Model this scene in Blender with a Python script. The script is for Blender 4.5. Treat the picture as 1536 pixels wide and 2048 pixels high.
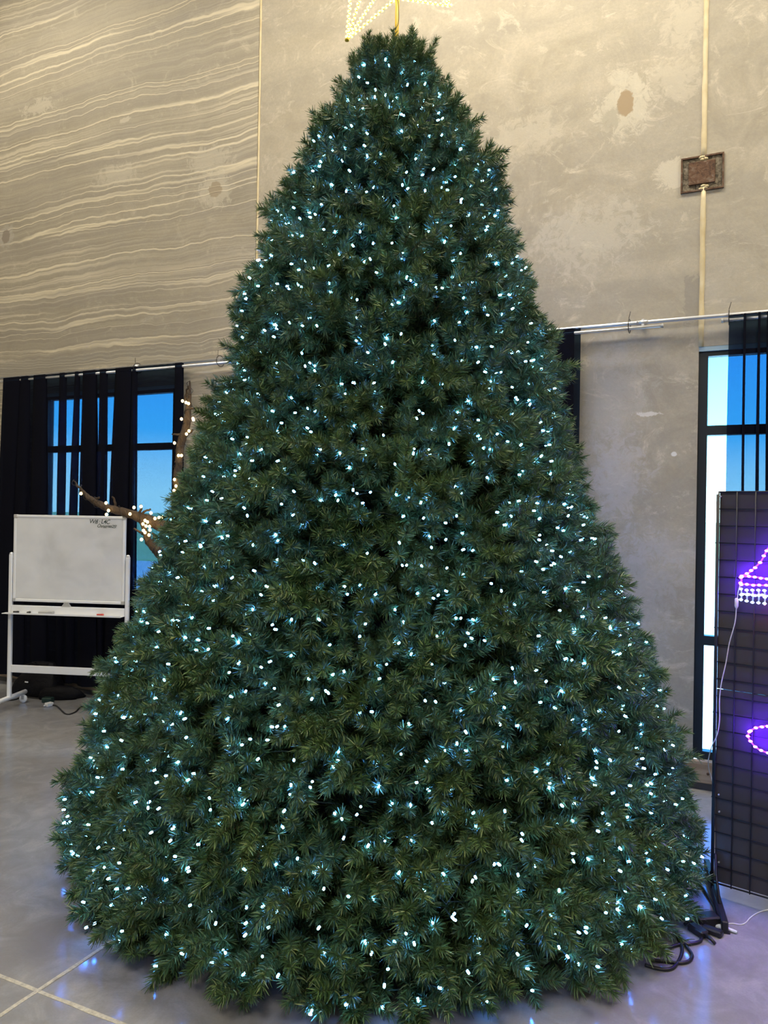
import bpy, math, random
from mathutils import Vector, Matrix, noise as MN
R = random.Random(7)
S = bpy.context.scene
COL = S.collection
for o in list(bpy.data.objects): bpy.data.objects.remove(o)

# ------------------------------------------------------------------ camera
FPX, H = 1533.0, 1.70
YAW, ROLL, PITCH = math.radians(25.2), math.radians(0.94), math.atan(3/1533)
F = Vector((-math.sin(YAW)*math.cos(PITCH), math.cos(YAW)*math.cos(PITCH), math.sin(PITCH)))
R0 = Vector((math.cos(YAW), math.sin(YAW), 0)); U0 = R0.cross(F)
CR = R0*math.cos(ROLL) + U0*math.sin(ROLL)
CU = -R0*math.sin(ROLL) + U0*math.cos(ROLL)
CAM = Vector((0, 0, H))
cd = bpy.data.cameras.new('camera'); cam = bpy.data.objects.new('camera', cd); COL.objects.link(cam)
m = Matrix((CR, CU, -F)).transposed().to_4x4(); m.translation = CAM; cam.matrix_world = m
cd.sensor_fit = 'VERTICAL'; cd.sensor_height = 36; cd.sensor_width = 27; cd.lens = FPX/2048*36
cd.clip_start = .05; cd.clip_end = 500
S.camera = cam

# ------------------------------------------------------------------ world, sun, lamps, exposure
w = bpy.data.worlds.new('world'); S.world = w; w.use_nodes = True
nt = w.node_tree; nt.nodes.clear()
tc = nt.nodes.new('ShaderNodeTexCoord'); sp = nt.nodes.new('ShaderNodeSeparateXYZ')
rp = nt.nodes.new('ShaderNodeValToRGB'); bg = nt.nodes.new('ShaderNodeBackground'); wo = nt.nodes.new('ShaderNodeOutputWorld')
nt.links.new(tc.outputs['Generated'], sp.inputs[0]); nt.links.new(sp.outputs[2], rp.inputs[0])
nt.links.new(rp.outputs[0], bg.inputs[0]); nt.links.new(bg.outputs[0], wo.inputs[0])
e = rp.color_ramp.elements
e[0].position = 0.02; e[0].color = (.92, .97, 1, 1)
e[1].position = 1; e[1].color = (.03, .20, .85, 1)
n = e.new(.06); n.color = (.62, .82, 1, 1)
n = e.new(.10); n.color = (.14, .60, 1, 1)
n = e.new(.22); n.color = (.07, .42, 1, 1)
bg.inputs[1].default_value = 9.0
sd = bpy.data.lights.new('sun', 'SUN'); sd.energy = 20; sd.angle = .01; sd.color = (1, .97, .9)
so = bpy.data.objects.new('sun', sd); COL.objects.link(so)
so.rotation_euler = Vector((.75, .05, -.65)).to_track_quat('-Z', 'Y').to_euler()
LAMPS = [(-6.2, 3.7, 7.1), (-1.6, 3.7, 7.1), (2.6, 3.7, 7.1), (-6.5, -2.6, 7.0), (-2.2, -2.6, 7.0), (2.2, -2.6, 7.0)]
LAMP_W = [95, 215, 225, 80, 280, 150]
LAMP_C = (1, .90, .70)
for (lx, ly, lz), wt in zip(LAMPS, LAMP_W):
    ld = bpy.data.lights.new('high_bay_lamp', 'AREA'); ld.shape = 'RECTANGLE'; ld.size = 2.4; ld.size_y = 1.2
    ld.energy = wt; ld.color = LAMP_C
    lo = bpy.data.objects.new('high_bay_lamp', ld); COL.objects.link(lo); lo.location = (lx, ly, lz)
v = S.view_settings; v.view_transform = 'Standard'; v.look = 'None'; v.gamma = 1; v.use_curve_mapping = False
v.exposure = 0.0

# ------------------------------------------------------------------ helpers
def ray(px, py): return F + CR*((px-768)/FPX) - CU*((py-1024)/FPX)
def P(px, py, d): return CAM + ray(px, py)*d
def hit(px, py, p0, n):
    r = ray(px, py); n = Vector(n); return CAM + r*((Vector(p0)-CAM).dot(n)/r.dot(n))
W = 5.24
def onwall(px, py, y=None): return hit(px, py, (0, W if y is None else y, 0), (0, 1, 0))
def onfloor(px, py, z=0): return hit(px, py, (0, 0, z), (0, 0, 1))

class MB:
    def __init__(s): s.v = []; s.f = []; s.mi = []; s.sm = []
    def add(s, vs, fs, mi=0, smooth=False):
        b = len(s.v); s.v += [tuple(x) for x in vs]
        for f in fs: s.f.append(tuple(b+i for i in f)); s.mi.append(mi); s.sm.append(smooth)
    def box(s, lo, hi, mi=0, M=None, bev=0):
        x0, y0, z0 = lo; x1, y1, z1 = hi
        if bev > 0:
            bm_box(s, lo, hi, mi, M, bev); return
        vs = [Vector(p) for p in ((x0,y0,z0),(x1,y0,z0),(x1,y1,z0),(x0,y1,z0),(x0,y0,z1),(x1,y0,z1),(x1,y1,z1),(x0,y1,z1))]
        if M: vs = [M @ p for p in vs]
        s.add(vs, [(0,3,2,1),(4,5,6,7),(0,1,5,4),(1,2,6,5),(2,3,7,6),(3,0,4,7)], mi)
    def tube(s, pts, r, n=8, mi=0, cap=True, smooth=True):
        pts = [Vector(p) for p in pts]; N = len(pts)
        rs = r if isinstance(r, (list, tuple)) else [r]*N
        up = None; vs = []
        for i, p in enumerate(pts):
            d = (pts[min(i+1, N-1)] - pts[max(i-1, 0)])
            d = d.normalized() if d.length > 1e-9 else Vector((0, 0, 1))
            if up is None:
                up = Vector((0, 0, 1)) if abs(d.z) < .9 else Vector((1, 0, 0))
            a = (up - d*up.dot(d))
            a = a.normalized() if a.length > 1e-6 else d.orthogonal().normalized()
            up = a; b = d.cross(a)
            for k in range(n):
                t = 2*math.pi*k/n; vs.append(p + (a*math.cos(t)+b*math.sin(t))*rs[i])
        fs = [(i*n+k, i*n+(k+1) % n, (i+1)*n+(k+1) % n, (i+1)*n+k) for i in range(N-1) for k in range(n)]
        if cap: fs += [tuple(range(n-1, -1, -1)), tuple((N-1)*n+k for k in range(n))]
        s.add(vs, fs, mi, smooth)
    def lathe(s, prof, n=12, mi=0, M=None, smooth=True):
        vs = []
        for (r, z) in prof:
            for k in range(n):
                t = 2*math.pi*k/n; vs.append(Vector((r*math.cos(t), r*math.sin(t), z)))
        if M: vs = [M @ p for p in vs]
        fs = [(i*n+k, i*n+(k+1) % n, (i+1)*n+(k+1) % n, (i+1)*n+k) for i in range(len(prof)-1) for k in range(n)]
        fs += [tuple(range(n-1, -1, -1)), tuple((len(prof)-1)*n+k for k in range(n))]
        s.add(vs, fs, mi, smooth)
    def mesh(s, name, mats):
        me = bpy.data.meshes.new(name); me.from_pydata(s.v, [], s.f)
        for mt in (mats if isinstance(mats, (list, tuple)) else [mats]): me.materials.append(mt)
        me.polygons.foreach_set('material_index', s.mi); me.polygons.foreach_set('use_smooth', s.sm)
        me.update(); return me
    def build(s, name, mats, parent=None, loc=None):
        return link(name, s.mesh(name, mats), parent, loc)

def bm_box(s, lo, hi, mi, M, b):
    x0, y0, z0 = lo; x1, y1, z1 = hi
    X = [(x0, x0+b, x1-b, x1)]; vs = []; idx = {}
    import itertools
    pts = []
    for sx in (0, 1):
        for sy in (0, 1):
            for sz in (0, 1):
                c = [hi[i] if q else lo[i] for i, q in enumerate((sx, sy, sz))]
                inn = [(-b if q else b) for q in (sx, sy, sz)]
                for ax in range(3):
                    p = [c[i] + (0 if i == ax else inn[i]) for i in range(3)]
                    idx[(sx, sy, sz, ax)] = len(vs); vs.append(Vector(p))
    cen = (Vector(lo)+Vector(hi))/2
    fs = []
    for ax in range(3):
        o = [i for i in range(3) if i != ax]
        for q in (0, 1):
            f = []
            for (a, c) in ((0, 0), (1, 0), (1, 1), (0, 1)):
                k = [0]*3; k[ax] = q; k[o[0]] = a; k[o[1]] = c
                f.append(idx[(k[0], k[1], k[2], ax)])
            fs.append(f)
    for ax in range(3):
        o = [i for i in range(3) if i != ax]
        for a in (0, 1):
            for c in (0, 1):
                k0 = [0]*3; k0[o[0]] = a; k0[o[1]] = c; k1 = list(k0); k1[ax] = 1
                fs.append([idx[(*k0, o[0])], idx[(*k1, o[0])], idx[(*k1, o[1])], idx[(*k0, o[1])]])
    for sx in (0, 1):
        for sy in (0, 1):
            for sz in (0, 1): fs.append([idx[(sx, sy, sz, a)] for a in range(3)])
    out = []
    for f in fs:
        c = sum((vs[i] for i in f), Vector())/len(f)
        nn = (vs[f[1]]-vs[f[0]]).cross(vs[f[2]]-vs[f[0]])
        out.append(tuple(f) if nn.dot(c-cen) > 0 else tuple(reversed(f)))
    if M: vs = [M @ p for p in vs]
    s.add(vs, out, mi)

def link(name, data, parent=None, loc=None):
    o = bpy.data.objects.new(name, data); COL.objects.link(o)
    if loc is not None: o.location = loc
    if parent: o.parent = parent
    return o
def tag(o, label, cat, group=None, kind=None):
    o['label'] = label
    if cat: o['category'] = cat
    if group: o['group'] = group
    if kind: o['kind'] = kind
    return o
def empty(name, label, cat, loc=(0, 0, 0), group=None, kind=None):
    o = link(name, None, None, loc); o.empty_display_size = .1
    return tag(o, label, cat, group, kind)
def part(mb, name, mats, parent):
    """mesh given in world space; child of an unrotated Empty"""
    o = mb.build(name, mats, parent); o.location = -Vector(parent.location) if parent.data is None or True else (0, 0, 0)
    return o

def mat(name, base=(.5, .5, .5), rough=.5, metal=0, spec=.5, emit=None, es=0):
    mt = bpy.data.materials.new(name); mt.use_nodes = True
    b = mt.node_tree.nodes['Principled BSDF']
    b.inputs['Base Color'].default_value = (*base, 1); b.inputs['Roughness'].default_value = rough
    b.inputs['Metallic'].default_value = metal; b.inputs['Specular IOR Level'].default_value = spec
    if emit: b.inputs['Emission Color'].default_value = (*emit, 1); b.inputs['Emission Strength'].default_value = es
    return mt
class NT:
    def __init__(s, mt): s.t = mt.node_tree; s.b = s.t.nodes.get('Principled BSDF')
    def n(s, typ, **kw):
        q = s.t.nodes.new(typ)
        for k, v_ in kw.items():
            if k.startswith('i_'):
                key = k[2:]; key = int(key) if key.isdigit() else key.replace('_', ' ')
                s.set(q.inputs[key], v_)
            else: setattr(q, k, v_)
        return q
    def set(s, inp, v_):
        if isinstance(v_, bpy.types.NodeSocket): s.t.links.new(v_, inp)
        elif isinstance(v_, bpy.types.Node): s.t.links.new(v_.outputs[0], inp)
        else: inp.default_value = v_
    def math(s, op, a, b=None, c=None, clamp=False):
        q = s.t.nodes.new('ShaderNodeMath'); q.operation = op; q.use_clamp = clamp
        s.set(q.inputs[0], a)
        if b is not None: s.set(q.inputs[1], b)
        if c is not None: s.set(q.inputs[2], c)
        return q.outputs[0]
    def mix(s, f, a, b, bt='MIX'):
        q = s.t.nodes.new('ShaderNodeMix'); q.data_type = 'RGBA'; q.blend_type = bt
        s.set(q.inputs[0], f); s.set(q.inputs[6], a if isinstance(a, bpy.types.NodeSocket) else (*a[:3], 1)); s.set(q.inputs[7], b if isinstance(b, bpy.types.NodeSocket) else (*b[:3], 1))
        return q.outputs[2]
    def noise(s, vec, scale, detail=4, rough=.5, dist=0):
        q = s.t.nodes.new('ShaderNodeTexNoise'); s.set(q.inputs['Vector'], vec)
        q.inputs['Scale'].default_value = scale; q.inputs['Detail'].default_value = detail
        q.inputs['Roughness'].default_value = rough; q.inputs['Distortion'].default_value = dist
        return q.outputs['Fac']
    def ramp(s, f, stops):
        q = s.t.nodes.new('ShaderNodeValToRGB'); s.set(q.inputs[0], f); e_ = q.color_ramp.elements
        while len(e_) < len(stops): e_.new(.5)
        for el, (p, c) in zip(e_, stops):
            el.position = p; el.color = (*c[:3], 1) if isinstance(c, (tuple, list)) else (c, c, c, 1)
        return q.outputs[0]
    def bump(s, h, st=.3, d=.01):
        q = s.t.nodes.new('ShaderNodeBump'); s.set(q.inputs['Height'], h); q.inputs['Strength'].default_value = st; q.inputs['Distance'].default_value = d
        s.t.links.new(q.outputs[0], s.b.inputs['Normal'])

# ------------------------------------------------------------------ materials
def mapped(N, sx=1, sy=1, sz=1, off=(0, 0, 0)):
    g = N.n('ShaderNodeNewGeometry')
    q = N.n('ShaderNodeMapping'); N.set(q.inputs[0], g.outputs['Position']); q.inputs['Scale'].default_value = (sx, sy, sz); q.inputs['Location'].default_value = off
    return q.outputs[0]

def concrete_wall(name, streaks, seed, spots):
    mt = mat(name, rough=.62, spec=.35); N = NT(mt)
    p = mapped(N, 1, 1, 1, (seed*3.1, 0, seed*1.7)); pr = mapped(N)
    big = N.noise(p, .8, 5, .6, .6); mid = N.noise(p, 2.6, 7, .65, 1.2); fine = N.noise(p, 60, 4, .6)
    c = N.ramp(big, [(.25, (.32, .285, .22)), (.5, (.41, .365, .285)), (.75, (.49, .44, .345))])
    c = N.mix(N.ramp(mid, [(.38, 0), (.66, .8)]), c, (.53, .48, .39))
    c = N.mix(N.ramp(N.noise(mapped(N, .35, 1, 3, (seed*5, 0, 2)), 1.3, 6, .6, .5), [(.42, .35), (.6, 0)]), c, (.30, .28, .245))
    # white scuffs / laitance
    sc = N.noise(mapped(N, 1, 1, 1.5, (seed*9, 2, 1)), 3.2, 9, .72, 1.8)
    c = N.mix(N.ramp(sc, [(.555, 0), (.68, .75)]), c, (.66, .60, .49))
    c = N.mix(N.ramp(fine, [(.35, .25), (.65, 0)]), c, (.28, .26, .23))
    h = N.math('ADD', N.math('MULTIPLY', mid, .5), N.math('MULTIPLY', fine, .15))
    if streaks:
        c = N.mix(.35, c, (.27, .24, .185))
        s3 = N.n('ShaderNodeSeparateXYZ'); N.set(s3.inputs[0], pr)
        z, x = s3.outputs[2], s3.outputs[0]
        wob = N.noise(mapped(N, .9, 1, .8), 1.1, 4, .6)
        wob2 = N.noise(mapped(N, 5, 1, 3), 1.6, 3, .5)
        zz = N.math('ADD', z, N.math('ADD', N.math('MULTIPLY', wob, .20), N.math('MULTIPLY', wob2, .014)))
        def lines(scale, thr, seed2):
            cm = N.n('ShaderNodeCombineXYZ'); N.set(cm.inputs[0], N.math('MULTIPLY', x, .10)); N.set(cm.inputs[2], N.math('MULTIPLY', zz, scale)); cm.inputs[1].default_value = seed2
            nn = N.noise(cm.outputs[0], 1.0, 2, .5)
            rdg = N.math('SUBTRACT', 1, N.math('MULTIPLY', N.math('ABSOLUTE', N.math('SUBTRACT', nn, .5)), thr), clamp=True)
            return rdg
        l1 = lines(7, 42, 3.3); l2 = lines(15, 24, 8.8); l3 = lines(38, 9, 1.1)
        msk = N.ramp(N.noise(mapped(N, .35, 1, 1.0, (4, 1, 0)), 1.2, 3), [(.38, .1), (.6, 1)])
        c = N.mix(N.math('MULTIPLY', N.math('MULTIPLY', l3, l3), .30), c, (.56, .51, .40))
        c = N.mix(N.math('MULTIPLY', N.math('MULTIPLY', l2, msk), .75), c, (.70, .63, .49))
        c = N.mix(N.math('MULTIPLY', l1, .85), c, (.78, .70, .53))
        c = N.mix(N.math('MULTIPLY', N.ramp(N.noise(mapped(N, .25, 1, 5, (1, 1, 3)), 1.5, 4), [(.4, 1), (.55, 0)]), .35), c, (.29, .265, .24))
        h = N.math('ADD', h, N.math('MULTIPLY', l1, .3))
    sp_ = N.n('ShaderNodeSeparateXYZ'); N.set(sp_.inputs[0], pr)
    ed = N.noise(mapped(N, 1, 1, 1), 14, 8, .72, .8)
    for (sx, sz, rx, rz, col, soft, amt, wobs) in spots:
        dx = N.math('DIVIDE', N.math('SUBTRACT', sp_.outputs[0], sx), rx); dz = N.math('DIVIDE', N.math('SUBTRACT', sp_.outputs[2], sz), rz)
        if wobs < 0:   # rectangular repair patch
            d = N.math('MAXIMUM', N.math('ABSOLUTE', dx), N.math('ABSOLUTE', dz)); wobs = -wobs
        else:
            d = N.math('SQRT', N.math('ADD', N.math('MULTIPLY', dx, dx), N.math('MULTIPLY', dz, dz)))
        d = N.math('ADD', d, N.math('MULTIPLY', N.math('SUBTRACT', ed, .5), wobs*2.6))
        k = N.math('MULTIPLY', N.math('DIVIDE', N.math('SUBTRACT', 1+soft, d), soft, clamp=True), amt, clamp=True)
        c = N.mix(k, c, col)
    N.set(N.b.inputs['Base Color'], c); N.bump(h, .35, .012)
    N.set(N.b.inputs['Roughness'], N.ramp(mid, [(.3, .5), (.7, .72)]))
    return mt

def wspot(px, py, hw, hh, col, soft=.15, amt=.8, wob=.6):
    a = onwall(px, py); b = onwall(px+hw, py); c = onwall(px, py-hh)
    return (a.x, a.z, abs(b.x-a.x), abs(c.z-a.z), col, soft, amt, wob)
LT = (.60, .55, .45)
spL = [wspot(430, 380, 24, 27, LT, .5, .5, 1.4), wspot(430, 380, 12, 14, (.33, .27, .19), .2, .8), wspot(12, 473, 12, 17, (.47, .44, .4), .4, .5, 1),
       wspot(12, 473, 7, 12, (.26, .22, .18), .2, .8), wspot(420, 320, 30, 18, LT, .6, .4, 2.4), wspot(250, 240, 10, 4, LT, .5, .7, 2), wspot(75, 215, 20, 10, LT, .6, .5, 2.5),
       wspot(180, 722, 240, 14, (.30, .285, .255), .05, .45, -.5), wspot(230, 350, 26, 13, LT, .8, .45, 2.5)]
spM = [wspot(1250, 208, 40, 46, (.62, .58, .48), .5, .6, 2.0), wspot(1252, 205, 16, 26, (.36, .27, .17), .12, .95, .5), wspot(1222, 238, 12, 16, (.34, .31, .25), .5, .6, 2.2),
       wspot(1350, 345, 30, 24, LT, .4, .8, 1.6), wspot(1345, 160, 42, 30, LT, .7, .45, 2.2), wspot(1370, 40, 32, 40, LT, .7, .5, 2.2),
       wspot(1170, 470, 70, 40, (.56, .52, .44), .8, .5, 3), wspot(1386, 600, 17, 44, (.27, .25, .22), .08, .6, -.7), wspot(1215, 800, 50, 60, (.5, .48, .45), 1, .35, 3),
       wspot(1300, 828, 22, 4, (.72, .70, .68), .4, .8, 2), wspot(1348, 908, 5, 4, (.75, .74, .72), .4, .9, .6), wspot(1235, 955, 34, 50, (.52, .50, .50), .9, .5, 3), wspot(1060, 270, 45, 26, LT, .9, .4, 3),
       wspot(1260, 1180, 60, 60, (.50, .48, .48), 1.1, .35, 3), wspot(1330, 1100, 60, 16, (.52, .5, .5), 1, .35, 3)]
spR = [wspot(1480, 600, 30, 5, (.33, .3, .27), .4, .6, 2), wspot(1470, 606, 60, 60, (.5, .46, .38), 1, .3, 3)]
M_wall = {k: concrete_wall('concrete_'+k, k == 'left', i+1, s_) for i, (k, s_) in enumerate((('left', spL), ('middle', spM), ('right', spR)))}
M_plain = concrete_wall('concrete_plain', False, 9, [])

def floor_mat():
    mt = mat('polished_concrete', rough=.4); N = NT(mt); p = mapped(N)
    a = N.noise(p, .9, 6, .62, .8); b = N.noise(p, 5, 7, .65, 1.0); f = N.noise(p, 120, 3, .6)
    c = N.ramp(a, [(.3, (.205, .208, .222)), (.5, (.27, .27, .282)), (.72, (.35, .345, .345))])
    c = N.mix(N.ramp(b, [(.38, .55), (.56, 0)]), c, (.20, .195, .20))
    c = N.mix(N.ramp(b, [(.55, 0), (.75, .5)]), c, (.42, .405, .385))
    c = N.mix(N.ramp(f, [(.3, .25), (.6, 0)]), c, (.2, .19, .19))
    scr = N.noise(mapped(N, 14, 1.2, 1), 1.2, 8, .7, 2.2)
    c = N.mix(N.ramp(scr, [(.66, 0), (.74, .5)]), c, (.5, .48, .46))
    N.set(N.b.inputs['Base Color'], c); N.b.inputs['Specular IOR Level'].default_value = .0; N.b.inputs['Roughness'].default_value = .8
    N.bump(N.math('ADD', N.math('MULTIPLY', b, .5), N.math('MULTIPLY', f, .1)), .06, .01)
    g = N.n('ShaderNodeBsdfAnisotropic'); N.set(g.inputs['Color'], (.30, .56, 1, 1)); N.set(g.inputs['Roughness'], N.ramp(b, [(.3, .10), (.7, .24)]))  # gloss tinted blue, colouring the window light reflected in the floor
    fr = N.n('ShaderNodeFresnel'); fr.inputs[0].default_value = 1.56
    mx = N.n('ShaderNodeMixShader'); N.set(mx.inputs[0], N.math('MULTIPLY', fr.outputs[0], .95)); N.set(mx.inputs[1], N.b.outputs[0]); N.set(mx.inputs[2], g.outputs[0])
    N.set(N.t.nodes['Material Output'].inputs[0], mx.outputs[0])
    return mt
M_floor = floor_mat()
M_seal = mat('joint_sealant', (.66, .55, .33), .6)
N = NT(M_seal); N.set(N.b.inputs['Base Color'], N.ramp(N.noise(mapped(N), 9, 5), [(.3, (.58, .47, .27)), (.7, (.76, .66, .44))]))
M_fjoint = mat('floor_joint_filler', (.42, .39, .33), .8)
N = NT(M_fjoint); N.set(N.b.inputs['Base Color'], N.ramp(N.noise(mapped(N), 40, 6, .7), [(.35, (.30, .28, .25)), (.6, (.50, .47, .40))]))
M_rust = mat('rusty_steel', (.12, .07, .04), .7, .3)
N = NT(M_rust); N.set(N.b.inputs['Base Color'], N.ramp(N.noise(mapped(N), 22, 8, .7, .6), [(.35, (.035, .02, .014)), (.52, (.13, .065, .035)), (.68, (.20, .17, .14))])); N.bump(N.noise(mapped(N), 50, 6), .4, .005)
M_pocket = mat('stained_grout', (.15, .13, .1), .9)
N = NT(M_pocket); N.set(N.b.inputs['Base Color'], N.ramp(N.noise(mapped(N), 30, 8, .7, 1), [(.38, (.02, .015, .01)), (.5, (.16, .13, .09)), (.7, (.3, .26, .2))]))
M_alu = mat('galvanised_pipe', (.72, .74, .80), .28, .85)
M_black = mat('black_plastic', (.012, .012, .015), .4)
M_blackm = mat('black_powder_coat', (.010, .010, .014), .45)
M_frame = mat('dark_bronze_frame', (.018, .024, .032), .45, .3)
M_white = mat('white_powder_coat', (.78, .80, .84), .35)
M_board = mat('whiteboard_enamel', (.66, .65, .64), .18)
N = NT(M_board); N.set(N.b.inputs['Base Color'], N.ramp(N.noise(mapped(N, 1, 1, 1.2), 3.2, 3, .5, .3), [(.3, (.58, .60, .63)), (.5, (.68, .70, .73)), (.7, (.74, .76, .79))]))
M_greyp = mat('grey_plastic', (.42, .42, .42), .5)
M_ink = mat('marker_ink', (.03, .05, .05), .6)
M_red = mat('red_marker', (.55, .06, .05), .4)
M_yellow = mat('yellow_paint', (.62, .46, .02), .4)
M_green = mat('dark_green_wire', (.008, .022, .012), .5)
M_bark = mat('brown_bark_wrap', (.11, .075, .05), .85)
N = NT(M_bark); bn = N.noise(mapped(N, 6, 6, 3), 5, 8, .7, 1.5); N.set(N.b.inputs['Base Color'], N.ramp(bn, [(.3, (.020, .014, .010)), (.55, (.065, .045, .032)), (.75, (.13, .095, .070))])); N.bump(bn, .8, .02)
M_wood = mat('pine_lumber', (.4, .28, .18), .6)
N = NT(M_wood); g_ = N.noise(mapped(N, 1.2, 8, 22), 1.5, 6, .6, .8)
N.set(N.b.inputs['Base Color'], N.ramp(g_, [(.3, (.24, .165, .10)), (.5, (.36, .26, .17)), (.7, (.45, .34, .235))])); N.bump(g_, .2, .003)
M_bag = mat('black_nylon', (.0015, .0015, .004), .6, 0, .2)
N = NT(M_bag); N.bump(N.noise(mapped(N), 14, 5, .6, 1), .5, .02)
M_wcable = mat('white_cable', (.75, .75, .78), .4)
M_back = mat('charcoal_backing_board', (.042, .038, .042), .7)
N = NT(M_back); N.set(N.b.inputs['Base Color'], N.ramp(N.noise(mapped(N), 2, 5), [(.3, (.040, .036, .038)), (.7, (.060, .054, .058))]))
M_gap_shade = mat('gap_shade_navy', (.004, .006, .028), .8)  # navy puts the blue-lit dark between branches into the colour
M_clear = mat('clear_plastic', (.7, .75, .8), .1)
def emis(name, col, s_):
    mt = mat(name, (.1, .1, .1), .3, emit=col, es=s_); return mt
M_led = emis('cool_white_led', (.10, .36, 1.0), 85)
M_warm = emis('warm_white_led', (1, .66, .24), 22)
M_star = emis('golden_led', (1, .60, .09), 9)
M_purple = emis('violet_led', (.13, .008, 1.0), 400)
M_icicle = emis('pale_blue_led', (.35, .55, 1.0), 7)
M_redled = emis('red_led', (1, .04, .08), 60)

def curtain_mat():
    mt = bpy.data.materials.new('sheer_navy_curtain'); mt.use_nodes = True; N = NT(mt)
    N.b.inputs['Base Color'].default_value = (.0035, .004, .010, 1); N.b.inputs['Roughness'].default_value = .9; N.b.inputs['Specular IOR Level'].default_value = .1
    tr = N.n('ShaderNodeBsdfTransparent'); 
    wv = N.noise(mapped(N, 60, 60, 25), 5, 3)
    N.set(tr.inputs[0], N.mix(wv, (.26, .50, .80), (.34, .62, .95)))
    mx = N.n('ShaderNodeMixShader', i_0=.125); N.set(mx.inputs[1], N.b.outputs[0]); N.set(mx.inputs[2], tr.outputs[0])
    N.set(N.t.nodes['Material Output'].inputs[0], mx.outputs[0]); return mt
M_curt = curtain_mat()
def glass_mat():
    mt = bpy.data.materials.new('window_glass'); mt.use_nodes = True; N = NT(mt)
    tr = N.n('ShaderNodeBsdfTransparent'); tr.inputs[0].default_value = (.82, .97, .96, 1)
    gl = N.n('ShaderNodeBsdfAnisotropic'); gl.inputs['Roughness'].default_value = .02
    fr = N.n('ShaderNodeFresnel'); fr.inputs[0].default_value = 1.45
    gg = N.n('ShaderNodeNewGeometry'); mx = N.n('ShaderNodeMixShader'); N.set(mx.inputs[0], N.math('MULTIPLY', fr.outputs[0], N.math('SUBTRACT', 1, gg.outputs['Backfacing']))); N.set(mx.inputs[1], tr.outputs[0]); N.set(mx.inputs[2], gl.outputs[0])
    N.set(N.t.nodes['Material Output'].inputs[0], mx.outputs[0]); return mt
M_glass = glass_mat()
def needle_mat():
    mt = mat('pvc_needles', rough=.42, spec=.55); N = NT(mt)
    g = N.n('ShaderNodeNewGeometry'); oi = N.n('ShaderNodeObjectInfo')
    c = N.ramp(g.outputs['Random Per Island'], [(0, (.012, .040, .015)), (.5, (.034, .098, .028)), (.82, (.135, .245, .070)), (1, (.42, .47, .20))])
    k = N.noise(mapped(N), 2.2, 3)
    c = N.mix(N.ramp(k, [(.4, 0), (.62, .55)]), c, (.110, .180, .046), 'MIX')
    c = N.mix(N.math('MULTIPLY', oi.outputs['Random'], .30), c, (.016, .055, .030))
    N.set(N.b.inputs['Base Color'], c); return mt
M_needle = needle_mat()
M_stem = mat('brown_wire_stem', (.10, .075, .03), .7)
M_grass = mat('grass_ground', (.18, .34, .08), .9)
N = NT(M_grass); N.set(N.b.inputs['Base Color'], N.ramp(N.noise(mapped(N), .5, 6), [(.3, (.38, .46, .12)), (.7, (.58, .62, .26))]))
M_pave = mat('pale_paving', (.62, .62, .58), .9)

# ------------------------------------------------------------------ room shell
XL, XR, YB, ZC = -9.5, 7.0, -6.5, 7.6
seamL = onwall(517, 300).x; seamR = onwall(1408, 300).x
win = [(-6.10, -4.47), (-2.75, -1.28), (seamR-.012, seamR+1.47)]
WZ0, WZ1 = .18, 2.79; SILL = [.93, .18, .18]
wall = empty('wall_back', 'tall bare concrete rear wall of three tilt-up slabs behind the tree', 'wall', (0, W, 0), kind='structure')
for (a, b, wn, mt, WS) in ((XL, seamL-.012, win[0], M_wall['left'], .93), (seamL+.012, seamR-.012, win[1], M_wall['middle'], .18), (seamR+.012, XR, win[2], M_wall['right'], .18)):
    mb = MB(); T = .14
    xs = [a, wn[0], wn[1], b] if wn[0]-a > .02 else [a, wn[1], b]
    holecol = 1 if len(xs) == 4 else 0
    for i in range(len(xs)-1):
        if i == holecol:
            mb.box((xs[i], W, 0), (xs[i+1], W+T, WS)); mb.box((xs[i], W, WZ1), (xs[i+1], W+T, ZC))
        else: mb.box((xs[i], W, 0), (xs[i+1], W+T, ZC))
    part(mb, 'concrete_panel', mt, wall)
plA = onwall(1362, 347); plB = onwall(1448, 347)
pz = (onwall(1405, 312).z, onwall(1405, 382).z)
for si, sx in enumerate((seamL, seamR)):
    segs = [(0, ZC)] if si == 0 else [(WZ1, pz[1]+.02), (pz[0]-.02, ZC)]
    mb = MB()
    wd = .010 if si == 0 else .017
    mb.box((sx-.012, W+.012, 0), (sx+.012, W+.13, ZC)) if si == 0 else mb.box((sx-.012, W+.012, WZ1), (sx+.012, W+.13, ZC))
    for z0, z1 in segs:
        pts = []; n_ = int((z1-z0)/.08)+2
        for i in range(n_+1):
            z = z0+(z1-z0)*i/n_; pts.append((sx+R.uniform(-.0015, .0015), W+.004, z))
        mb.tube(pts, [wd*(.9+.2*R.random()) for _ in pts], 8)
        if si: # blobs beside the plate
            zz = z1 if z0 == WZ1 else z0
            for q in range(5): mb.lathe([(.001, -.01), (.015, -.004), (.014, .006), (.001, .01)], 7, 0, Matrix.Translation((sx+R.uniform(-.02, .02), W-.001, zz+R.uniform(-.008, .012))))
    part(mb, 'joint_sealant', M_seal, wall)
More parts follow.
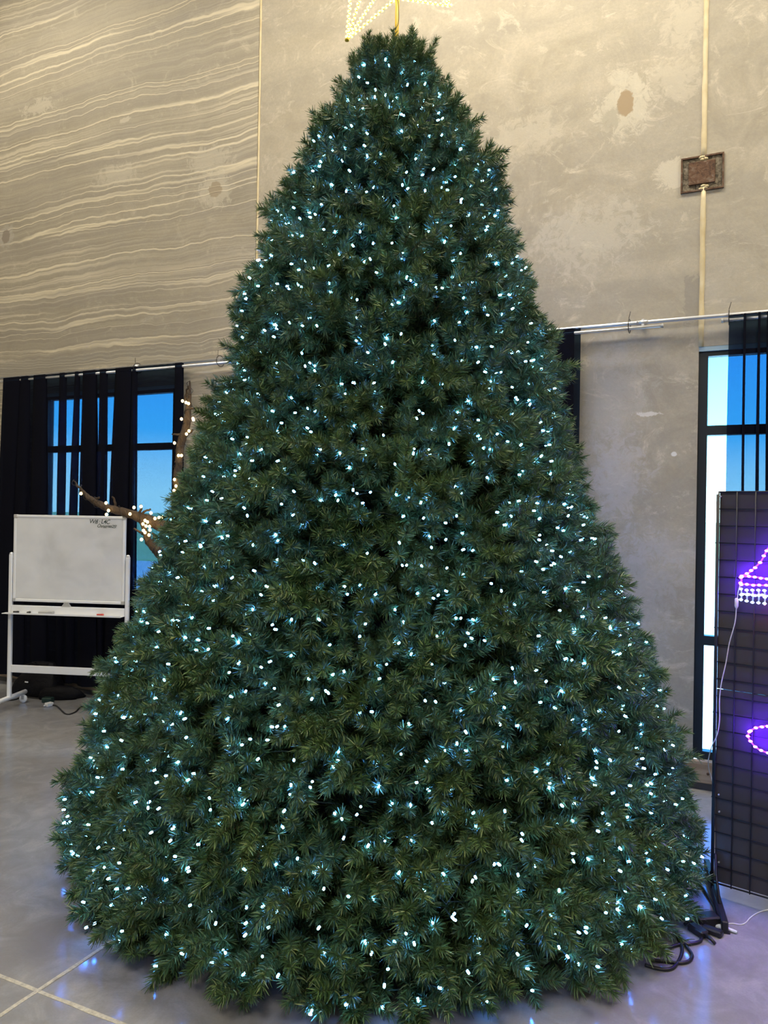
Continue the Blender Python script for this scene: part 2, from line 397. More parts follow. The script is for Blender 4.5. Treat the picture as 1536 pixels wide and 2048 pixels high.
# rusty embed plate with grout pocket
mb = MB()
xa, xb, za, zb = plA.x, plB.x, pz[1], pz[0]
mb.box((xa+.012, W-.004, za+.012), (xb-.012, W+.03, zb-.012))
part(mb, 'grout_pocket', M_pocket, wall)
mb = MB()
for (l, h_) in (((xa, W-.012, za), (xb, W+.02, za+.010)), ((xa, W-.012, zb-.010), (xb, W+.02, zb)), ((xa, W-.012, za+.01), (xa+.01, W+.02, zb-.01)), ((xb-.01, W-.012, za+.01), (xb, W+.02, zb-.01))): mb.box(l, h_)
part(mb, 'pocket_edge', M_rust, wall)
mb = MB(); mb.box((xa+.045, W-.013, za+.042), (xb-.05, W-.003, zb-.035), bev=.004); part(mb, 'steel_plate', M_rust, wall)

def shell(name, lo, hi, mt, label, cat):
    mb = MB(); c = Vector(lo)*.5+Vector(hi)*.5; mb.box(Vector(lo)-c, Vector(hi)-c); o = mb.build(name, mt, None, c); tag(o, label, cat, kind='structure'); return o
shell('wall_left', (XL-.2, YB, 0), (XL, W, ZC), M_plain, 'plain concrete side wall at the far left, outside the photo', 'wall')
shell('wall_right', (XR, YB, 0), (XR+.2, W, ZC), M_plain, 'plain concrete side wall at the far right, outside the photo', 'wall')
shell('wall_front', (XL-.2, YB-.2, 0), (XR+.2, YB, ZC), M_plain, 'plain concrete wall behind the camera', 'wall')
shell('ceiling', (XL-.2, YB-.2, ZC), (XR+.2, W+.14, ZC+.2), mat('white_ceiling', (.6, .6, .58), .9), 'high pale ceiling above the tree, outside the photo', 'ceiling')
# lamps' housings
for i, (lx, ly, lz) in enumerate(LAMPS):
    t = empty('ceiling_light', 'white high-bay ceiling light over the '+('left rear', 'middle rear', 'right rear', 'left front', 'middle front', 'right front')[i]+' of the room', 'light', (lx, ly, lz), group='high-bay ceiling lights')
    mb = MB(); mb.box((lx-1.25, ly-.65, lz+.01), (lx+1.25, ly+.65, lz+.09), bev=.01); part(mb, 'housing', M_white, t)
    mb = MB(); mb.tube([(lx-.4, ly, lz+.085), (lx-.4, ly, ZC)], .006, 6); mb.tube([(lx+.4, ly, lz+.085), (lx+.4, ly, ZC)], .006, 6); part(mb, 'suspension_rod', M_alu, t)
# floor
jc = onfloor(75, 1982); floor = empty('floor', 'polished grey concrete floor with pale filled control joints', 'floor', (0, 0, 0), kind='structure')
g = .006
for (x0, x1) in ((XL, jc.x-g), (jc.x+g, XR)):
    for (y0, y1) in ((YB, jc.y-g), (jc.y+g, W+.14)):
        mb = MB(); mb.box((x0, y0, -.15), (x1, y1, 0)); part(mb, 'floor_slab', M_floor, floor)
def wavy(x0, y0, x1, y1, hw, zt=.0012):
    mb = MB(); n_ = 160; d = Vector((x1-x0, y1-y0, 0)).normalized(); nn = Vector((-d.y, d.x, 0)); vs = []
    for i in range(n_+1):
        c = Vector((x0, y0, zt)).lerp(Vector((x1, y1, zt)), i/n_)
        vs += [c+nn*hw*R.uniform(.75, 1.25), c-nn*hw*R.uniform(.75, 1.25)]
    bot = [q-Vector((0, 0, .05)) for q in vs]; k = len(vs)
    fs = [(2*i, 2*i+1, 2*i+3, 2*i+2) for i in range(n_)] + [(2*i, 2*i+2, k+2*i+2, k+2*i) for i in range(n_)] + [(2*i+1, k+2*i+1, k+2*i+3, 2*i+3) for i in range(n_)]
    mb.add(vs+bot, fs); return mb
part(wavy(XL, jc.y, XR, jc.y, .0085), 'joint_filler', M_fjoint, floor)
part(wavy(jc.x, YB, jc.x, W, .0085, .0019), 'joint_filler', M_fjoint, floor)

# lumber kickboard along the wall
bb = empty('baseboard_back', 'rough pine lumber kickboard along the foot of the rear wall', 'baseboard', (0, W, 0), kind='structure')
xs = [XL+.02, -6.1, -3.2, -.62, 1.9, 4.4, XR-.02]
for a, b in zip(xs, xs[1:]):
    mb = MB(); mb.box((a, W-.040, .045), (b-.004, W-.001, .182), bev=.004); part(mb, 'board', M_wood, bb)
mb = MB(); mb.box((XL, W-.022, 0), (XR, W-.001, .044)); part(mb, 'curb', mat('dark_grout_curb', (.10, .09, .085), .9), bb)
kx = onwall(1416, 1548, W-.04); mb = MB(); mb.lathe([(.009, -.001), (.009, .0015), (.001, .0018)], 10, 0, Matrix.Translation((kx.x, W-.0405, kx.z)) @ Matrix.Rotation(math.pi/2, 4, 'X')); part(mb, 'knot', mat('dark_knot', (.09, .04, .02), .6), bb)

# windows
for i, (a, b) in enumerate(win):
    WZ = SILL[i]
    t = empty(f'window_{i+1}', ['tall dark-framed window behind the left curtains and whiteboard', 'tall dark-framed window hidden behind the tree', 'tall dark-framed bright window at the right behind the grid panel'][i], 'window', ((a+b)/2, W+.1, WZ), kind='structure')
    y0, y1 = W+.018, W+.08
    mb = MB()
    mb.box((a, y0, WZ), (a+.055, y1, WZ1)); mb.box((b-.055, y0, WZ), (b, y1, WZ1)); mb.box((a+.055, y0, WZ1-.06), (b-.055, y1, WZ1)); mb.box((a+.055, y0, WZ), (b-.055, y1, WZ+.05))
    part(mb, 'window_frame', M_frame, t)
    for z in ((.93, 2.26) if i else (2.26,)):
        mb = MB(); mb.box((a+.055, y0, z-.03), (b-.055, y1, z+.03)); part(mb, 'transom', M_frame, t)
    for (z0, z1) in (((WZ+.05, .9), (.96, 2.23), (2.29, WZ1-.06)) if i else ((WZ+.05, 2.23), (2.29, WZ1-.06))):
        mb = MB(); mb.box((a+.055, W+.045, z0), (b-.055, W+.053, z1)); part(mb, 'glass_pane', M_glass, t)
    if i != 1:
        mb = MB(); mb.box((a+.001, W+.001, WZ1-.030), (b-.001, W+.018, WZ1-.001)); part(mb, 'head_strip', mat('pale_blue_strip', (.35, .5, .6), .5), t)  # pale blue strip across the top of the opening
# exterior
shell('paving_outside', (-60, W+.145, -.35), (60, 21, -.12), M_pave, 'sunlit pale paving outside the windows', 'ground')
shell('lawn_outside', (-300, 21.01, -.4), (300, 400, -.14), M_grass, 'green lawn far outside the windows', 'ground')

# ------------------------------------------------------------------ curtain rods
ROD_Z = 2.965
def rodline(name, x0, x1, y, z, r, label, joints=(), ends=True):
    t = empty(name, label, 'rod', ((x0+x1)/2, y, z))
    mb = MB(); mb.tube([(x0, y, z), (x1, y, z)], r, 14); part(mb, 'pipe', M_alu, t)
    for j in joints:
        mb = MB(); mb.tube([(j-.035, y, z), (j+.035, y, z)], r+.0035, 14); part(mb, 'coupling', M_alu, t)
    if ends:
        for ex in (x0, x1): mb = MB(); mb.tube([(ex-.006, y, z), (ex+.006, y, z)], r+.002, 14); part(mb, 'end_cap', M_greyp, t)
    return t
upz = onwall(768, 690.0, W-.05).z
def rz(px, py, y): return onwall(px, py, y)
zL, zR = onwall(0, 757, W-.05).z, onwall(1536, 623, W-.05).z
print('rod z', zL, zR, upz)
xA, xB = XL+.1, onwall(272, 735, W-.05).x
up = (zL+zR)/2
t = rodline('curtain_rod', XL+.1, XR-.1, W-.05, up, .013, 'long silver upper pipe running the whole width of the wall', joints=[onwall(272, 735, W-.05).x, onwall(1285, 640, W-.05).x])
for px in (272, 440, 1285):
    bx = onwall(px, 700, W-.05).x
    mb = MB(); mb.box((bx-.008, W-.062, up-.03), (bx+.008, W-.0005, up+.02)); part(mb, 'bracket', M_alu, t)
YC = W-.105
lowz = up-.045
rodline('curtain_rod', XL+.2, onwall(438, 724, YC).x+.5, YC, lowz, .011, 'lower silver curtain pipe holding the left curtains')
rodline('curtain_rod', -3.0, onwall(1325, 645, YC).x, YC, lowz, .011, 'lower silver curtain pipe ending above the bare wall right of the tree')
rodline('curtain_rod', onwall(1445, 635, YC).x, 2.2, YC, lowz, .011, 'lower silver curtain pipe holding the rightmost curtain')
for (px, lab) in ((272, 'black zip tie on the pipes above the left curtains'), (437, 'black zip tie on the pipes at the left edge of the tree'), (1257, 'black zip tie on the pipes above the bare wall'), (1457, 'black zip tie on the pipes beside the rightmost curtain')):
    bx = onwall(px, 690, YC).x; mb = MB(); pts = []
    for k in range(17):
        a_ = 2*math.pi*k/16; pts.append((bx, (W-.0775)+.052*math.cos(a_), (up-.022)+.045*math.sin(a_)))
    mb.tube(pts, .0028, 6); mb.tube([(bx, W-.11, up+.02), (bx+.012, W-.125, up+.06)], .002, 5)
    tag(mb.build('zip_tie', M_black), lab, 'zip tie')

# ------------------------------------------------------------------ curtains (real overlapping folds)
def curtain(label, segs, z0, z1, seed):
    """segs: list of ('f'|'b', xtop0, xtop1, xbot0, xbot1, layers) left to right."""
    rr = random.Random(seed)
    def plan(t):
        pts = []
        for (k, a0, a1, b0, b1, ly) in segs:
            a = a0*(1-t)+b0*t; b = a1*(1-t)+b1*t
            if k == 'f':
                n_ = ly
                for i in range(n_):
                    u = i/n_; pts.append((a+(b-a)*u, 0.012*math.sin(u*math.pi*2*max(1, round((b-a)/.075)))*(.5+.5*math.sin(3*u+seed)) ))
            else:
                wv = (b-a)
                off = .034
                for q in range(ly):
                    fr = q/(ly-1)*2-1
                    yy = -fr*off
                    xs_ = (0, .25, .5, .75, 1) if q % 2 == 0 else (1, .75, .5, .25, 0)
                    for ii, u in enumerate(xs_):
                        bulge = (.35 if ii in (0, 4) else 0)
                        dy = (off/(ly-1))*bulge*(1 if ii == 4 else -1)
                        jit = .16*math.sin(q*2.1+seed+a0*9)
                        pts.append((a+wv*min(1.04, max(-.04, u*(1+jit*.4)-jit*.2)), yy-dy))
        a = segs[-1]; pts.append((a[2]*(1-t)+a[4]*t, 0)); return pts
    rows = 26; mb = MB(); vs = []; nc = None
    for r in range(rows+1):
        t = r/rows; p = plan(t); z = z1+(z0-z1)*t; nc = len(p)
        wob = .010*math.sin(4*t+seed)*t
        sq = .5+.5*min(1, t*3)
        for (x, y) in p:
            hem = .012*math.sin(x*23+seed)*t
            vs.append((x+wob, YC+y*sq*.95, z+hem*.5))
    fs = [(r*nc+i, (r+1)*nc+i, (r+1)*nc+i+1, r*nc+i+1) for r in range(rows) for i in range(nc-1)]
    mb.add(vs, fs, 0, True)
    cx = sum(q[0] for q in vs)/len(vs)
    o = mb.build('curtain', M_curt); me = o.data
    me.transform(Matrix.Translation((-cx, -YC, -z0))); o.location = (cx, YC, z0)
    tag(o, label, 'curtain', 'sheer navy curtains'); return o
def X(px, py=850): return onwall(px, py, YC).x
def seg(k, t0, t1, b0, b1, ly): return (k, X(t0, 760), X(t1, 760), X(b0, 1180), X(b1, 1180), ly)
curtain('wide gathered sheer navy curtain behind the whiteboard at the left edge', [
    seg('b', 9, 40, -4, 22, 5), seg('b', 44, 58, 26, 50, 5), seg('f', 59, 68, 50, 66, 4), seg('b', 70, 92, 68, 96, 5),
    seg('f', 92, 96, 96, 100, 4), seg('f', 97, 121, 100, 118, 6), seg('b', 121, 131, 118, 124, 3), seg('f', 131, 152, 126, 140, 8), seg('b', 152, 158, 136, 146, 3), seg('f', 158, 168, 148, 162, 6),
    seg('b', 168, 192, 162, 200, 5), seg('f', 192, 202, 200, 203, 5), seg('b', 202, 213, 202, 208, 5), seg('f', 213, 234, 208, 214, 6),
    seg('b', 234, 264, 216, 254, 7), seg('f', 264, 272, 256, 268, 5)], .10, lowz+.03, 3)
curtain('flat sheer navy curtain panel beside the tree on the left', [
    seg('b', 266, 273, 261, 268, 3), seg('f', 273, 352, 268, 350, 26), seg('b', 352, 365, 350, 362, 3)], .16, lowz+.03, 5)
x2 = onwall(1160, 760, YC).x; x1 = x2-1.85
curtain('narrow strip of navy curtain showing just right of the tree', [('b', x1+(x2-x1)*i/8, x1+(x2-x1)*(i+.8)/8, x1+(x2-x1)*i/8+.01, x1+(x2-x1)*(i+.8)/8, 3+2*(i > 5)) for i in range(8)]+[('f', x2-.03, x2, x2-.03, x2, 4)], .16, lowz+.03, 8)
curtain('sheer navy curtain over the bright window at the right edge', [
    ('f', X(1455), X(1470), X(1447, 1100), X(1466, 1100), 5), ('f', X(1470), X(1484), X(1466, 1100), X(1482, 1100), 5), ('b', X(1484), X(1489), X(1482, 1100), X(1488, 1100), 3), ('f', X(1489), X(1513), X(1488, 1100), X(1508, 1100), 8), ('b', X(1513), X(1518), X(1508, 1100), X(1518, 1100), 3),
    ('f', X(1518), X(1531), X(1518, 1100), X(1533, 1100), 5), ('b', X(1531), X(1548), X(1533, 1100), X(1548, 1100), 5), ('f', X(1548), X(1580), X(1548), X(1580), 8), ('b', X(1580), X(1600), X(1580), X(1600), 5), ('f', X(1600), X(1680), X(1600), X(1680), 10), ('b', X(1680), X(1720), X(1680), X(1720), 5), ('f', X(1720), X(1790), X(1720), X(1790), 8)], .16, lowz+.03, 11)

# ------------------------------------------------------------------ mobile whiteboard
def local(origin, yaw):  # x along right, y away from the camera
    return Matrix.Translation(origin) @ Matrix.Rotation(yaw, 4, 'Z')
BD = 6.42
bc = P(139, 1115, BD); BYAW = YAW - math.radians(7)
BO = Vector((bc.x, bc.y, 0)); ML = local(BO, BYAW)
def bl(px, py, off=0):   # pixel on the board's plane -> board local
    n_ = ML.to_3x3() @ Vector((0, 1, 0)); q = hit(px, py, BO + n_*off, n_); return ML.inverted() @ q
a = bl(30, 1028); b = bl(252, 1206); bx0, bx1 = bl(28, 1115).x, bl(251, 1115).x; bz1 = (bl(30, 1028).z+bl(256, 1034).z)/2; bz0 = (bl(26, 1203).z+bl(246, 1208).z)/2
wbt = empty('whiteboard_stand', 'white mobile whiteboard on a wheeled stand in front of the left curtains', 'whiteboard', BO)
def wpart(mb, name, mt):
    o = mb.build(name, mt, wbt); o.rotation_euler.z = BYAW; return o
mb = MB(); mb.box((bx0+.012, -.008, bz0+.012), (bx1-.012, .008, bz1-.012)); wpart(mb, 'board_surface', M_board)
fr = MB(); fw = .022
fr.box((bx0, -.012, bz1-fw), (bx1, .012, bz1), bev=.003); fr.box((bx0, -.012, bz0), (bx1, .012, bz0+fw), bev=.003); fr.box((bx0, -.012, bz0+fw), (bx0+fw, .012, bz1-fw), bev=.003); fr.box((bx1-fw, -.012, bz0+fw), (bx1, .012, bz1-fw), bev=.003)
wpart(fr, 'board_frame', M_white)
for (cx_, cz_) in ((bx0, bz0), (bx1, bz0), (bx0, bz1), (bx1, bz1)):
    mb = MB(); sx = 1 if cx_ == bx0 else -1; sz = 1 if cz_ == bz0 else -1
    l = (min(cx_-.002*sx, cx_+.03*sx), -.015, min(cz_-.002*sz, cz_+.03*sz)); h_ = (max(cx_-.002*sx, cx_+.03*sx), .015, max(cz_-.002*sz, cz_+.03*sz))
    mb.box(l, h_, bev=.005); wpart(mb, 'corner_cap', M_greyp)
pzt = bl(24, 1108).z
for s_ in (-1, 1):
    xx = bx0-.022 if s_ < 0 else bx1+.022
    mb = MB(); mb.box((xx-.016, -.016, .10), (xx+.016, .016, pzt), bev=.006); mb.lathe([(.016, 0), (.014, .012), (.004, .018)], 10, 0, Matrix.Translation((xx, 0, pzt-.002))); wpart(mb, 'post', M_white)
    mb = MB(); mb.box((min(xx, xx-s_*.03), -.006, pzt-.05), (max(xx, xx-s_*.03), .006, pzt-.03)); wpart(mb, 'pivot', M_greyp)
    mb = MB(); mb.tube([(xx, -.36, .085), (xx, -.35, .09), (xx, .235, .09), (xx, .245, .085)], [.012, .02, .02, .012], 12); wpart(mb, 'foot', M_white)
    for yy in (-.32, .205):
        mb = MB(); mb.tube([(xx, yy, .078), (xx, yy, .06)], .008, 8, 1); mb.box((xx-.012, yy-.014, .03), (xx+.012, yy-.010, .064), 1); mb.box((xx-.012, yy+.010, .03), (xx+.012, yy+.014, .064), 1)
        mb.lathe([(.012, -.010), (.033, -.009), (.035, -.004), (.035, .004), (.033, .009), (.012, .010)], 18, 0, Matrix.Translation((xx, yy, .035)) @ Matrix.Rotation(math.pi/2, 4, 'X'))
        wpart(mb, 'caster', [M_white, M_greyp])
tz0, tz1 = bl(130, 1229).z, bl(130, 1216).z
mb = MB(); mb.box((bx0-.05, -.085, tz0), (bx1+.006, -.02, tz0+.006), bev=.002); mb.box((bx0-.006, -.02, tz0), (bx1+.006, .012, tz1+.012), bev=.003); mb.box((bx0-.006, -.087, tz0), (bx1+.006, -.083, tz0+.014))
wpart(mb, 'pen_tray', M_white)
rz0, rz1 = bl(110, 1348).z, bl(110, 1334).z
mb = MB(); mb.box((bx0-.006, -.012, rz0), (bx1+.006, .012, rz1+.003), bev=.003); wpart(mb, 'lower_rail', M_white)
cx_ = bl(134, 1210).x
mb = MB(); mb.add([(cx_-.012, -.02, bz0+.004), (cx_+.012, -.02, bz0+.004), (cx_+.04, -.02, tz1+.012), (cx_-.04, -.02, tz1+.012), (cx_-.012, .0, bz0+.004), (cx_+.012, .0, bz0+.004), (cx_+.04, .0, tz1+.012), (cx_-.04, .0, tz1+.012)], [(0, 3, 2, 1), (4, 5, 6, 7), (0, 1, 5, 4), (1, 2, 6, 5), (2, 3, 7, 6), (3, 0, 4, 7)]); mb.box((cx_-.016, -.024, bz0-.006), (cx_+.016, .012, bz0+.006)); wpart(mb, 'tilt_lock', M_greyp)
# handwriting
def text_mesh(s_, size):
    c = bpy.data.curves.new('handwriting', 'FONT'); c.body = s_; c.size = size; c.shear = .22; c.offset = .0005; c.space_character = .88
    o = bpy.data.objects.new('t', c); COL.objects.link(o); bpy.context.view_layer.update()
    me = bpy.data.meshes.new_from_object(o.evaluated_get(bpy.context.evaluated_depsgraph_get())); bpy.data.objects.remove(o)
    return me
for (s_, px, py, size) in (('Wifi : L4C', 178, 1046, .050), ('Christmas25!', 194, 1054, .036)):
    me = text_mesh(s_, size); q = bl(px, py, -.0085)
    me.transform(Matrix.Rotation(math.pi/2, 4, 'X')); rr = random.Random(4)
    for v_ in me.vertices: v_.co.z += .002*math.sin(v_.co.x*70)
    me.materials.clear(); me.materials.append(M_ink)
    me.transform(Matrix.Translation((q.x, -.0087, q.z-.004))); o = link('handwriting', me, wbt); o.rotation_euler.z = BYAW
# tray items
def wthing(mb, name, mt, label, cat, x, y, z, rot=0, group=None):
    o = mb.build(name, mt); o.location = ML @ Vector((x, y, z)); o.rotation_euler.z = BYAW+rot; tag(o, label, cat, group); return o
def marker(l=.05):
    mb = MB(); mb.lathe([(.006, 0), (.0075, .003), (.0075, l*.68), (.009, l*.69), (.009, l), (.006, l+.004)], 12, 0, Matrix.Translation((-l/2, 0, .009)) @ Matrix.Rotation(math.pi/2, 4, 'Y')); return mb
for (px, mt, lab, l, ro) in ((39, M_black, 'black marker at the left end of the whiteboard tray', .045, .1), (64, M_black, 'short black marker lying end-on in the whiteboard tray', .03, 1.2), (206, M_red, 'red marker at the right end of the whiteboard tray', .055, 0)):
    wthing(marker(l), 'marker', mt, lab, 'marker', bl(px, 1222).x, -.05, tz0+.006, ro)
mb = MB(); mb.box((-.06, -.02, 0), (.06, .02, .022), bev=.004); mb.box((.03, -.021, .002), (.062, .021, .0225), 0)
wthing(mb, 'eraser', M_greyp, 'grey whiteboard eraser lying in the pen tray', 'eraser', bl(98, 1220).x, -.045, tz0+.006)

# ------------------------------------------------------------------ bag, cable, adapter on the floor at the left
def blob_mesh(rings):  # list of (z, [(x,y)...]) loops
    mb = MB(); n_ = len(rings[0][1]); vs = []
    for z, lp in rings:
        for (x, y) in lp: vs.append((x, y, z))
    fs = [(i*n_+k, i*n_+(k+1) % n_, (i+1)*n_+(k+1) % n_, (i+1)*n_+k) for i in range(len(rings)-1) for k in range(n_)]
    fs += [tuple(range(n_-1, -1, -1)), tuple((len(rings)-1)*n_+k for k in range(n_))]
    mb.add(vs, fs, 0, True); return mb
bagp = P(76, 1385, 6.98); bagp.z = 0
rr = random.Random(3); rings = []
for z, w_, d_, sh in ((.0, .25, .105, 0), (.03, .262, .115, 0), (.12, .235, .10, .01), (.2, .18, .07, .03), (.27, .13, .045, .055), (.30, .11, .035, .07), (.305, .05, .015, .07)):
    lp = []
    for k in range(24):
        t = 2*math.pi*k/24; c_, s_ = math.cos(t), math.sin(t); e_ = .55
        lp.append((sh+w_*math.copysign(abs(c_)**e_, c_)+rr.uniform(-.006, .006), d_*math.copysign(abs(s_)**e_, s_)+rr.uniform(-.006, .006)))
    rings.append((z, lp))
bag = empty('equipment_bag', 'slumped black nylon equipment bag with tiny white tag under the whiteboard', 'bag', bagp); bag.rotation_euler.z = YAW+math.radians(-20)
blob_mesh(rings).build('bag_body', M_bag, bag)
mb = MB(); mb.box((-.022, -.0035, -.008), (.022, .0, .008))
o = mb.build('tag', M_bag, bag, (-.02, -.113, .135)); o.rotation_euler.x = -.22
for k in range(5):  # tiny illegible white letters of the tag
    mb = MB(); x = -.019+k*.0078
    mb.box((x, -.001, -.006), (x+.0022, .0, .006)); mb.box((x+.0022, -.001, (.003, -.001, -.006, .003, -.001)[k]), (x+.006, .0, (.006, .002, -.003, .006, .002)[k])); mb.box((x+.0045, -.001, -.006), (x+.0065, .0, .004))
    q = mb.build('letter', mat('white_print', (.9, .9, .9), .5) if k == 0 else bpy.data.materials['white_print'], o, (0, -.0036, 0))
mb = MB(); 
for s_ in (-1, 1): mb.tube([(s_*.14, -.02, .22), (s_*.1, -.06, .27), (s_*.03, -.07, .29), (s_*-.02, -.05, .30)], .008, 6)
mb.build('handle', M_bag, bag)
# rumpled black cloth bundle beside the bag
rings = []; rr = random.Random(12)
for z, k_ in ((.0, 1), (.015, 1.05), (.04, .98), (.07, .85), (.10, .6), (.11, .2)):
    lp = [((.19*k_*(1+.12*math.sin(5*t*2*math.pi/28+z*30)+rr.uniform(-.03, .03)))*math.cos(2*math.pi*t/28), (.085*k_*(1+.15*math.sin(3*t)))*math.sin(2*math.pi*t/28)) for t in range(28)]
    rings.append((z+0, lp))
q = P(120, 1390, 6.86); o = blob_mesh(rings).build('cloth_bundle', M_bag, None, (q.x, q.y, 0)); o.rotation_euler.z = YAW+.1
tag(o, 'rumpled black cloth bundle on the floor between bag and tree', 'cloth')
def smooth(pts, k=6):
    pts = [Vector(p) for p in pts]; out = []
    for i in range(len(pts)-1):
        p0, p1, p2, p3 = pts[max(i-1, 0)], pts[i], pts[i+1], pts[min(i+2, len(pts)-1)]
        for j in range(k):
            t = j/k; out.append(.5*((2*p1)+(p2-p0)*t+(2*p0-5*p1+4*p2-p3)*t*t+(3*p1-p0-3*p2+p3)*t**3))
    out.append(pts[-1]); return out
def fcable(name, pix, r, mt, label, z=None, cat='cable'):
    pts = smooth([onfloor(x, y, r) for x, y in pix], 5); mb = MB(); mb.tube(pts, r, 8); o = mb.build(name, mt); tag(o, label, cat); return o
fcable('power_cable', [(-20, 1410), (0, 1405), (14, 1401), (30, 1399), (44, 1394), (60, 1395), (86, 1398)], .006, M_black, 'black cable on the floor from the left edge to the green adapter')
fcable('power_cable', [(98, 1411), (104, 1410), (113, 1412), (122, 1420), (130, 1427), (140, 1428), (152, 1423), (160, 1415), (168, 1412), (185, 1413), (215, 1414), (240, 1412)], .006, M_black, 'black cable looping on the floor from the white plug to the tree')
q = onfloor(96, 1405); mb = MB(); mb.box((-.045, -.03, 0), (.045, .03, .045), bev=.006); mb.box((-.03, -.033, .01), (-.01, -.029, .035)); o = mb.build('adapter', mat('dark_green_plastic', (.008, .03, .025), .5), None, q); o.rotation_euler.z = .3; tag(o, 'dark green power adapter block on the floor beside the bag', 'adapter')
q = onfloor(98, 1412); mb = MB(); mb.box((-.022, -.03, 0), (.022, .03, .03), bev=.004); mb.tube([(.0, -.03, .015), (0, -.05, .01)], .006, 8); o = mb.build('plug', M_white, None, q); o.rotation_euler.z = -.1; tag(o, 'white plug in front of the green adapter on the floor', 'plug')

# ------------------------------------------------------------------ bare twig tree with warm lights behind the fir
tw = empty('twig_tree', 'bare brown branch tree wrapped in warm lights behind the big tree at left', 'tree', (0, 0, 0))
def tp(px, py, d): return P(px, py, d)
trunk_top = tp(425, 1180, 5.75); base = Vector((trunk_top.x-.02, trunk_top.y, 0)); tw.location = base
def limb(pts, rs, name='branch', k=5):
    sm = smooth(pts, k); rad = []
    for i in range(len(sm)):
        u = i/(len(sm)-1)*(len(rs)-1); j = min(int(u), len(rs)-2); rad.append((rs[j]*(1-(u-j))+rs[j+1]*(u-j))*(1+R.uniform(-.06, .06)))
    mb = MB(); mb.tube([p+Vector((R.uniform(-1, 1), R.uniform(-1, 1), R.uniform(-1, 1)))*.004 for p in sm], rad, 9); part(mb, name, M_bark, tw); return sm
limb([base, base+Vector((.02, .01, .5)), base+Vector((-.02, 0, .85)), trunk_top], [.085, .07, .06, .055], 'trunk')
Lb = limb([trunk_top, tp(372, 1075, 5.68), tp(320, 1050, 5.65), tp(275, 1033, 5.62), tp(235, 1021, 5.6), tp(205, 1012, 5.6), tp(182, 998, 5.6), tp(162, 980, 5.6), tp(148, 961, 5.6)], [.055, .05, .044, .037, .029, .028, .021, .012, .003])
Vb = limb([tp(400, 1120, 5.72), tp(362, 1020, 5.75), tp(354, 965, 5.78), tp(358, 930, 5.78), tp(361, 890, 5.8), tp(371, 860, 5.8), tp(375, 830, 5.8), tp(379, 795, 5.8), tp(380, 762, 5.8)], [.05, .036, .031, .028, .030, .032, .026, .015, .004])
Sb = limb([tp(345, 1140, 5.68), tp(318, 1105, 5.64), tp(300, 1085, 5.62), tp(290, 1065, 5.6), tp(283, 1040, 5.6)], [.045, .038, .03, .02, .012])
for (a_, b_, c_) in (((372, 822), (382, 817), (399, 816)), ((374, 868), (381, 864), (386, 860)), ((366, 872), (354, 869), (343, 868)), ((361, 935), (355, 928), (349, 924)), ((371, 800), (374, 780), (377, 772)), ((231, 1014), (229, 1003), (226, 994)),
                     ((283, 1028), (290, 1022), (300, 1019)), ((277, 1028), (283, 1018), (281, 1010)), ((191, 1001), (195, 996), (198, 996)), ((289, 1068), (278, 1063), (267, 1057)), ((300, 1085), (308, 1075), (304, 1066)), ((293, 1072), (299, 1063), (300, 1058))):
    limb([tp(*a_, 5.62), tp(*b_, 5.6), tp(*c_, 5.57)] if a_[0] < 340 else [tp(*a_, 5.8), tp(*b_, 5.78), tp(*c_, 5.76)], [.011, .008, .006], 'twig', 3)
wl = empty('string_lights', 'warm white string lights on black wire wound round the bare branch tree', 'string lights', base)
wires = MB(); warmpts = []
def wind(path, r, turns, ph=0):
    pts = []
    for i in range(len(path)*4-3):
        u = i/4; j = min(int(u), len(path)-2); p = path[j].lerp(path[j+1], u-j); d = (path[j+1]-path[j]).normalized(); a_ = d.orthogonal().normalized(); b_ = d.cross(a_)
        t = ph+2*math.pi*turns*i/(len(path)*4); rr_ = r*(1-.55*i/(len(path)*4)); pts.append(p+(a_*math.cos(t)+b_*math.sin(t))*rr_)
    wires.tube(pts, .0022, 5); return pts
wind(Lb, .05, 9); wind(Vb, .045, 10); wind(Sb, .045, 5)
part(wires, 'wire', M_black, wl)
bulbm = MB(); bulbm.lathe([(.001, -.011), (.008, -.007), (.010, 0), (.008, .007), (.001, .011)], 10); bulbme = bulbm.mesh('warm_bulb', M_warm)
for (px, py) in ((372, 805), (377, 807), (365, 802), (363, 838), (387, 840), (378, 862), (349, 886), (357, 911), (363, 911), (349, 959), (348, 981), (352, 972), (162, 987), (212, 1006), (217, 1021), (213, 1029), (268, 1015), (282, 1013), (260, 1028), (302, 1026), (318, 1035), (325, 1034), (290, 1041), (286, 1048), (292, 1052), (299, 1053), (287, 1061), (290, 1065), (298, 1070), (283, 1079), (313, 1076), (300, 1060), (386, 837), (373, 868), (310, 1037), (295, 1044)):
    d = 5.52 if px < 340 else 5.73
    link('bulb', bulbme, wl, tp(px, py, d)-base)

# ------------------------------------------------------------------ grid wall panel with LED motifs at the right
GD = 3.45; pe = P(1432, 1400, GD); GO = Vector((pe.x, pe.y, 0)); GY = YAW - math.radians(38); MG = local(GO, GY)
GN = MG.to_3x3() @ Vector((0, 1, 0))
def gl(px, py, off=0): return MG.inverted() @ hit(px, py, GO+GN*off, GN)
gz1 = gl(1433, 984).z; gz0 = gl(1431, 1766).z; print('grid', gz0, gz1)
gp = empty('grid_panel', 'black wire grid display panel with charcoal backing board at the right edge', 'display panel', GO)
def gpart(mb, name, mt, par=None):
    o = mb.build(name, mt, par or gp); o.rotation_euler.z = GY if par is None else 0; return o
GW = .61; n_ = 8
for k in range(n_+1):
    mb = MB(); x = GW*k/n_; mb.tube([(x, -.004, gz0-.004 if 0 < k < n_ else gz0), (x, -.004, gz1)], .0028 if 0 < k < n_ else .004, 6); gpart(mb, 'grid_wire', M_blackm)
